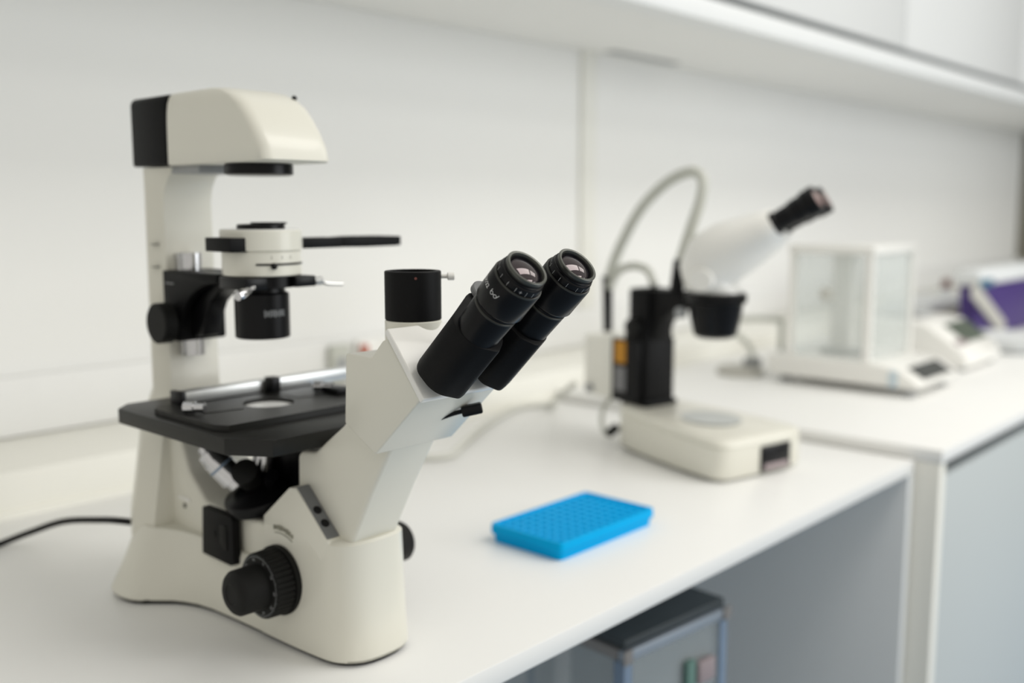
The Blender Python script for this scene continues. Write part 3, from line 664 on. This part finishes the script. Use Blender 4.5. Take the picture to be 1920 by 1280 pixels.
# ------------------------------------------------------------------ balances and clutter on the taller bench
ZB = 0.018
bal = thing('analytical_balance', 'white analytical balance with a clear glass draught shield', 'balance', (1.90, .80, ZB))
b = B(); prism(b, [(.655,.034),(.650,.045),(.690,.068),(.742,.076),(.948,.076),(.953,.070),(.953,.040),(.945,.034)], 'x', 1.800, 2.015, .005, 2); bb = obj('body', b, M_WHITE, bal)
b = B(); sl2 = (.068-.045)/(.690-.650); prism(b, [(.6565,.0495),(.6885,.0678),(.6880,.0690),(.6560,.0507)], 'x', 1.840, 1.985); obj('display', b, M_DISPLAY, bb)
b = B(); box(b, 1.7985, 1.8003, .690, .706, .036, .066); obj('blue_tape', b, M_LBLUE, bb)
for x in (1.83, 1.985):
    for y in (.68, .925):
        b = B(); lathe(b, ((0, .014), (.006, .014), (.008, .009), (.017, .009)), (x, y, ZB), n=20); obj('foot', b, M_GREYM, bb)
sh = B()
for x, y in ((1.803, .747), (2.000, .747), (1.803, .900), (2.000, .900)): box(sh, x, x+.012, y, y+.012, .076, .283)
box(sh, 1.800, 2.015, .744, .915, .277, .292, .002); frm = obj('shield_frame', sh, M_WHITE, bal)
for lo, hi in (((1.806, .759, .077), (1.8085, .900, .277)), ((2.007, .759, .077), (2.0095, .900, .277)), ((1.815, .750, .077), (2.000, .7525, .277)), ((1.815, .905, .077), (2.000, .9075, .277))):
    b = B(); box(b, lo[0], hi[0], lo[1], hi[1], lo[2], hi[2]); obj('glass_pane', b, M_GLASS, bal)
b = B(); lathe(b, ((0, .008), (.006, .008), (.0065, .040), (.009, .040)), (1.905, .835, .076), n=40); obj('weighing_pan', b, M_ALU, bal)
b = B(); lathe(b, ((0, .052), (.004, .052), (.0045, .047)), (1.905, .835, .0765), n=40); obj('draught_ring', b, M_FRAME, bal)
b = B(); box(b, 1.972, 1.999, .860, .900, .0762, .2765, .003); obj('rear_column', b, M_WHITE, bal)
b = B(); lathe(b, ((0, .012), (.014, .012), (.016, .009)), (1.8055, .832, .2000), (-1, 0, 0), 22); obj('door_handle', b, M_PAPER, bal)

bl2 = thing('compact_balance', 'compact white balance with sloping front right of the glass shield', 'balance', (2.27, .79, ZB))
b = B(); prism(b, [(.690,.026),(.688,.046),(.700,.062),(.775,.112),(.800,.118),(.930,.118),(.936,.026)], 'x', 2.170, 2.400, .006, 2); bb = obj('body', b, M_WHITE, bl2)
b = B(); prism(b, [(.716,.0745),(.766,.1080),(.765,.1100),(.7150,.0765)], 'x', 2.25, 2.385); obj('display', b, mat('green_grey_display', (0.10, 0.125, 0.10), 0.3), bb)
b = B(); prism(b, [(.712,.0718),(.724,.0799),(.7232,.0815),(.711,.0735)], 'x', 2.19, 2.25); obj('key_pad', b, M_BROWNS, bb)
b = B(); lathe(b, ((0, .010), (.008, .010), (.009, .062), (.013, .062)), (2.285, .868, .1175), n=40); obj('weighing_pan', b, M_ALU, bl2)
for x in (2.195, 2.375):
    for y in (.71, .91):
        b = B(); lathe(b, ((0, .012), (.009, .012)), (x, y, ZB), n=16); obj('foot', b, M_GREYM, bb)

pb = thing('purple_box', 'purple box with pale lid and grey diagonal handle at the far right', 'box', (3.03, .86, ZB))
b = B(); prism(b, [(2.715,.0215),(2.700,.163),(3.38,.163),(3.37,.0215)], 'y', .840, .888, .006); obj('body', b, M_PURPLE, pb)
b = B(); box(b, 2.692, 3.39, .833, .896, .1635, .205, .008, 3); obj('lid', b, M_PANEL, pb)
for x in (2.80, 3.28):
    b = B(); box(b, x, x+.03, .850, .880, .0182, .0214); obj('foot', b, M_RUBBER, pb)
b = B(); t = B(); box(t, -.022, .022, -.005, .005, -.150, .150, .005, 3); t.transform(Matrix.Translation((2.770, .832, .0985)) @ Matrix.Rotation(math.radians(-65), 4, 'Y')); merge(b, t); obj('handle', b, M_STRAP, pb)
b = B(); box(b, 2.68, 2.78, .826, .8325, .160, .180, .003); obj('latch', b, M_TEAL, pb)
ds = thing('round_dish', 'round pale dish standing before the purple box', 'dish', (2.60, .745, ZB))
b = B(); lathe(b, ((0, .085), (.022, .092), (.024, .110), (.034, .116), (.036, .112), (.030, .095), (.028, .02)), (2.61, .735, ZB), n=48); obj('dish', b, M_PANEL, ds)
b = B(); lathe(b, ((0, .086), (.014, .088)), (2.61, .735, ZB), n=48); obj('dish_foot', b, M_GREYM, ds)

b = B(); box(b, 2.93, 3.36, 1.04, 1.19, ZB, .048, .003); solo('brown_folder', b, M_BROWN, 'thick brown folder at the bottom of the stack behind the balances', 'folder')
b = B(); box(b, 2.95, 3.34, 1.05, 1.19, .0482, .068, .003); solo('grey_folder', b, M_PAPER, 'grey folder in the middle of the stack behind the balances', 'folder')
b = B(); box(b, 2.94, 3.30, 1.045, 1.185, .0682, .090, .003); solo('white_binder', b, M_PANEL, 'pale binder on top of the stack behind the balances', 'folder')
bt = thing('small_bottle', 'small bottle with dark red cap on the stack of folders', 'bottle', (3.20, 1.09, .0902))
b = B(); lathe(b, ((0, .016), (.022, .016), (.026, .011)), (3.20, 1.09, .0902), n=24); obj('body', b, M_PANEL, bt)
b = B(); lathe(b, ((.0262, .0135), (.052, .0135), (.054, .012)), (3.20, 1.09, .0902), n=24); obj('cap', b, M_DKRED, bt)

# small stand behind the stereo microscope
sd = thing('instrument_stand', 'small pale wire stand beside the glass draught shield', 'stand', (1.86, 1.06, ZB))
b = B(); lathe(b, ((0, .048), (.012, .048), (.016, .042)), (1.842, 1.035, ZB), n=36); obj('stand_base', b, M_STRAP, sd)
b = B(); box(b, 1.850, 1.880, 1.005, 1.035, .0335, .052, .004); obj('clamp_block', b, M_INKG, sd)
b = B(); tube(b, [(1.865, 1.02, .050), (1.875, 1.035, .075), (1.87, 1.085, .112), (1.875, 1.10, .122)], .006, 10); tube(b, [(1.875, 1.11, .122), (1.93, 1.06, .126), (1.975, 1.015, .122)], .006, 10); obj('stand_arm', b, M_HOSE, sd)
b = B(); tube(b, [(1.975, 1.012, .127), (1.975, 1.012, .10), (1.975, 1.012, .055)], .007, 10, 2); obj('hanging_rod', b, M_HOSE, sd)

# ------------------------------------------------------------------ framed case under the low bench
fc = thing('framed_case', 'dark topped case with steel frame standing under the low bench', 'case', (.838, .600, -.90), math.radians(-5))
for x in (-.002, .180):
    b = B(); box(b, x, x+.014, -.002, .0008, .769, .785, .0005); obj('corner_cap', b, M_FRAME, fc, world=False)
HZ = .795                                          # height of its top above the floor
b = B(); box(b, .004, .188, .004, .34, HZ-.011, HZ, .003); obj('top_panel', b, M_DKTOP, fc, world=False)
for a in ((0, .192, 0, .010), (0, .010, .0105, .344), (.182, .192, .0105, .344), (.0105, .1815, .334, .344)):
    b = B(); box(b, a[0], a[1], a[2], a[3], HZ-.024, HZ-.0115, .002); obj('top_rail', b, M_RAIL if a[1]-a[0] > .15 else M_FRAME, fc, world=False)
for x, y in ((.001, .001), (.177, .001), (.001, .325), (.177, .325)):
    b = B(); box(b, x, x+.014, y, y+.016, 0, HZ-.0245, .002); obj('post', b, M_BLUEST, fc, world=False)
b = B(); box(b, .0155, .1765, .004, .007, .02, HZ-.026); obj('front_pane', b, M_PANE, fc, world=False)
for x in (.004, .185):
    b = B(); box(b, x, x+.003, .0175, .324, .02, HZ-.026); obj('side_pane', b, M_PANE, fc, world=False)
b = B(); box(b, .002, .190, .002, .342, 0.0, .018); obj('bottom_panel', b, M_DKTOP, fc, world=False)
b = B(); box(b, .108, .124, -.004, .0038, HZ-.150, HZ-.056, .002); obj('green_latch', b, M_GREEN, fc, world=False)
b = B(); box(b, .128, .160, -.006, .0038, HZ-.090, HZ-.062, .003); obj('catch', b, M_BROWNS, fc, world=False)
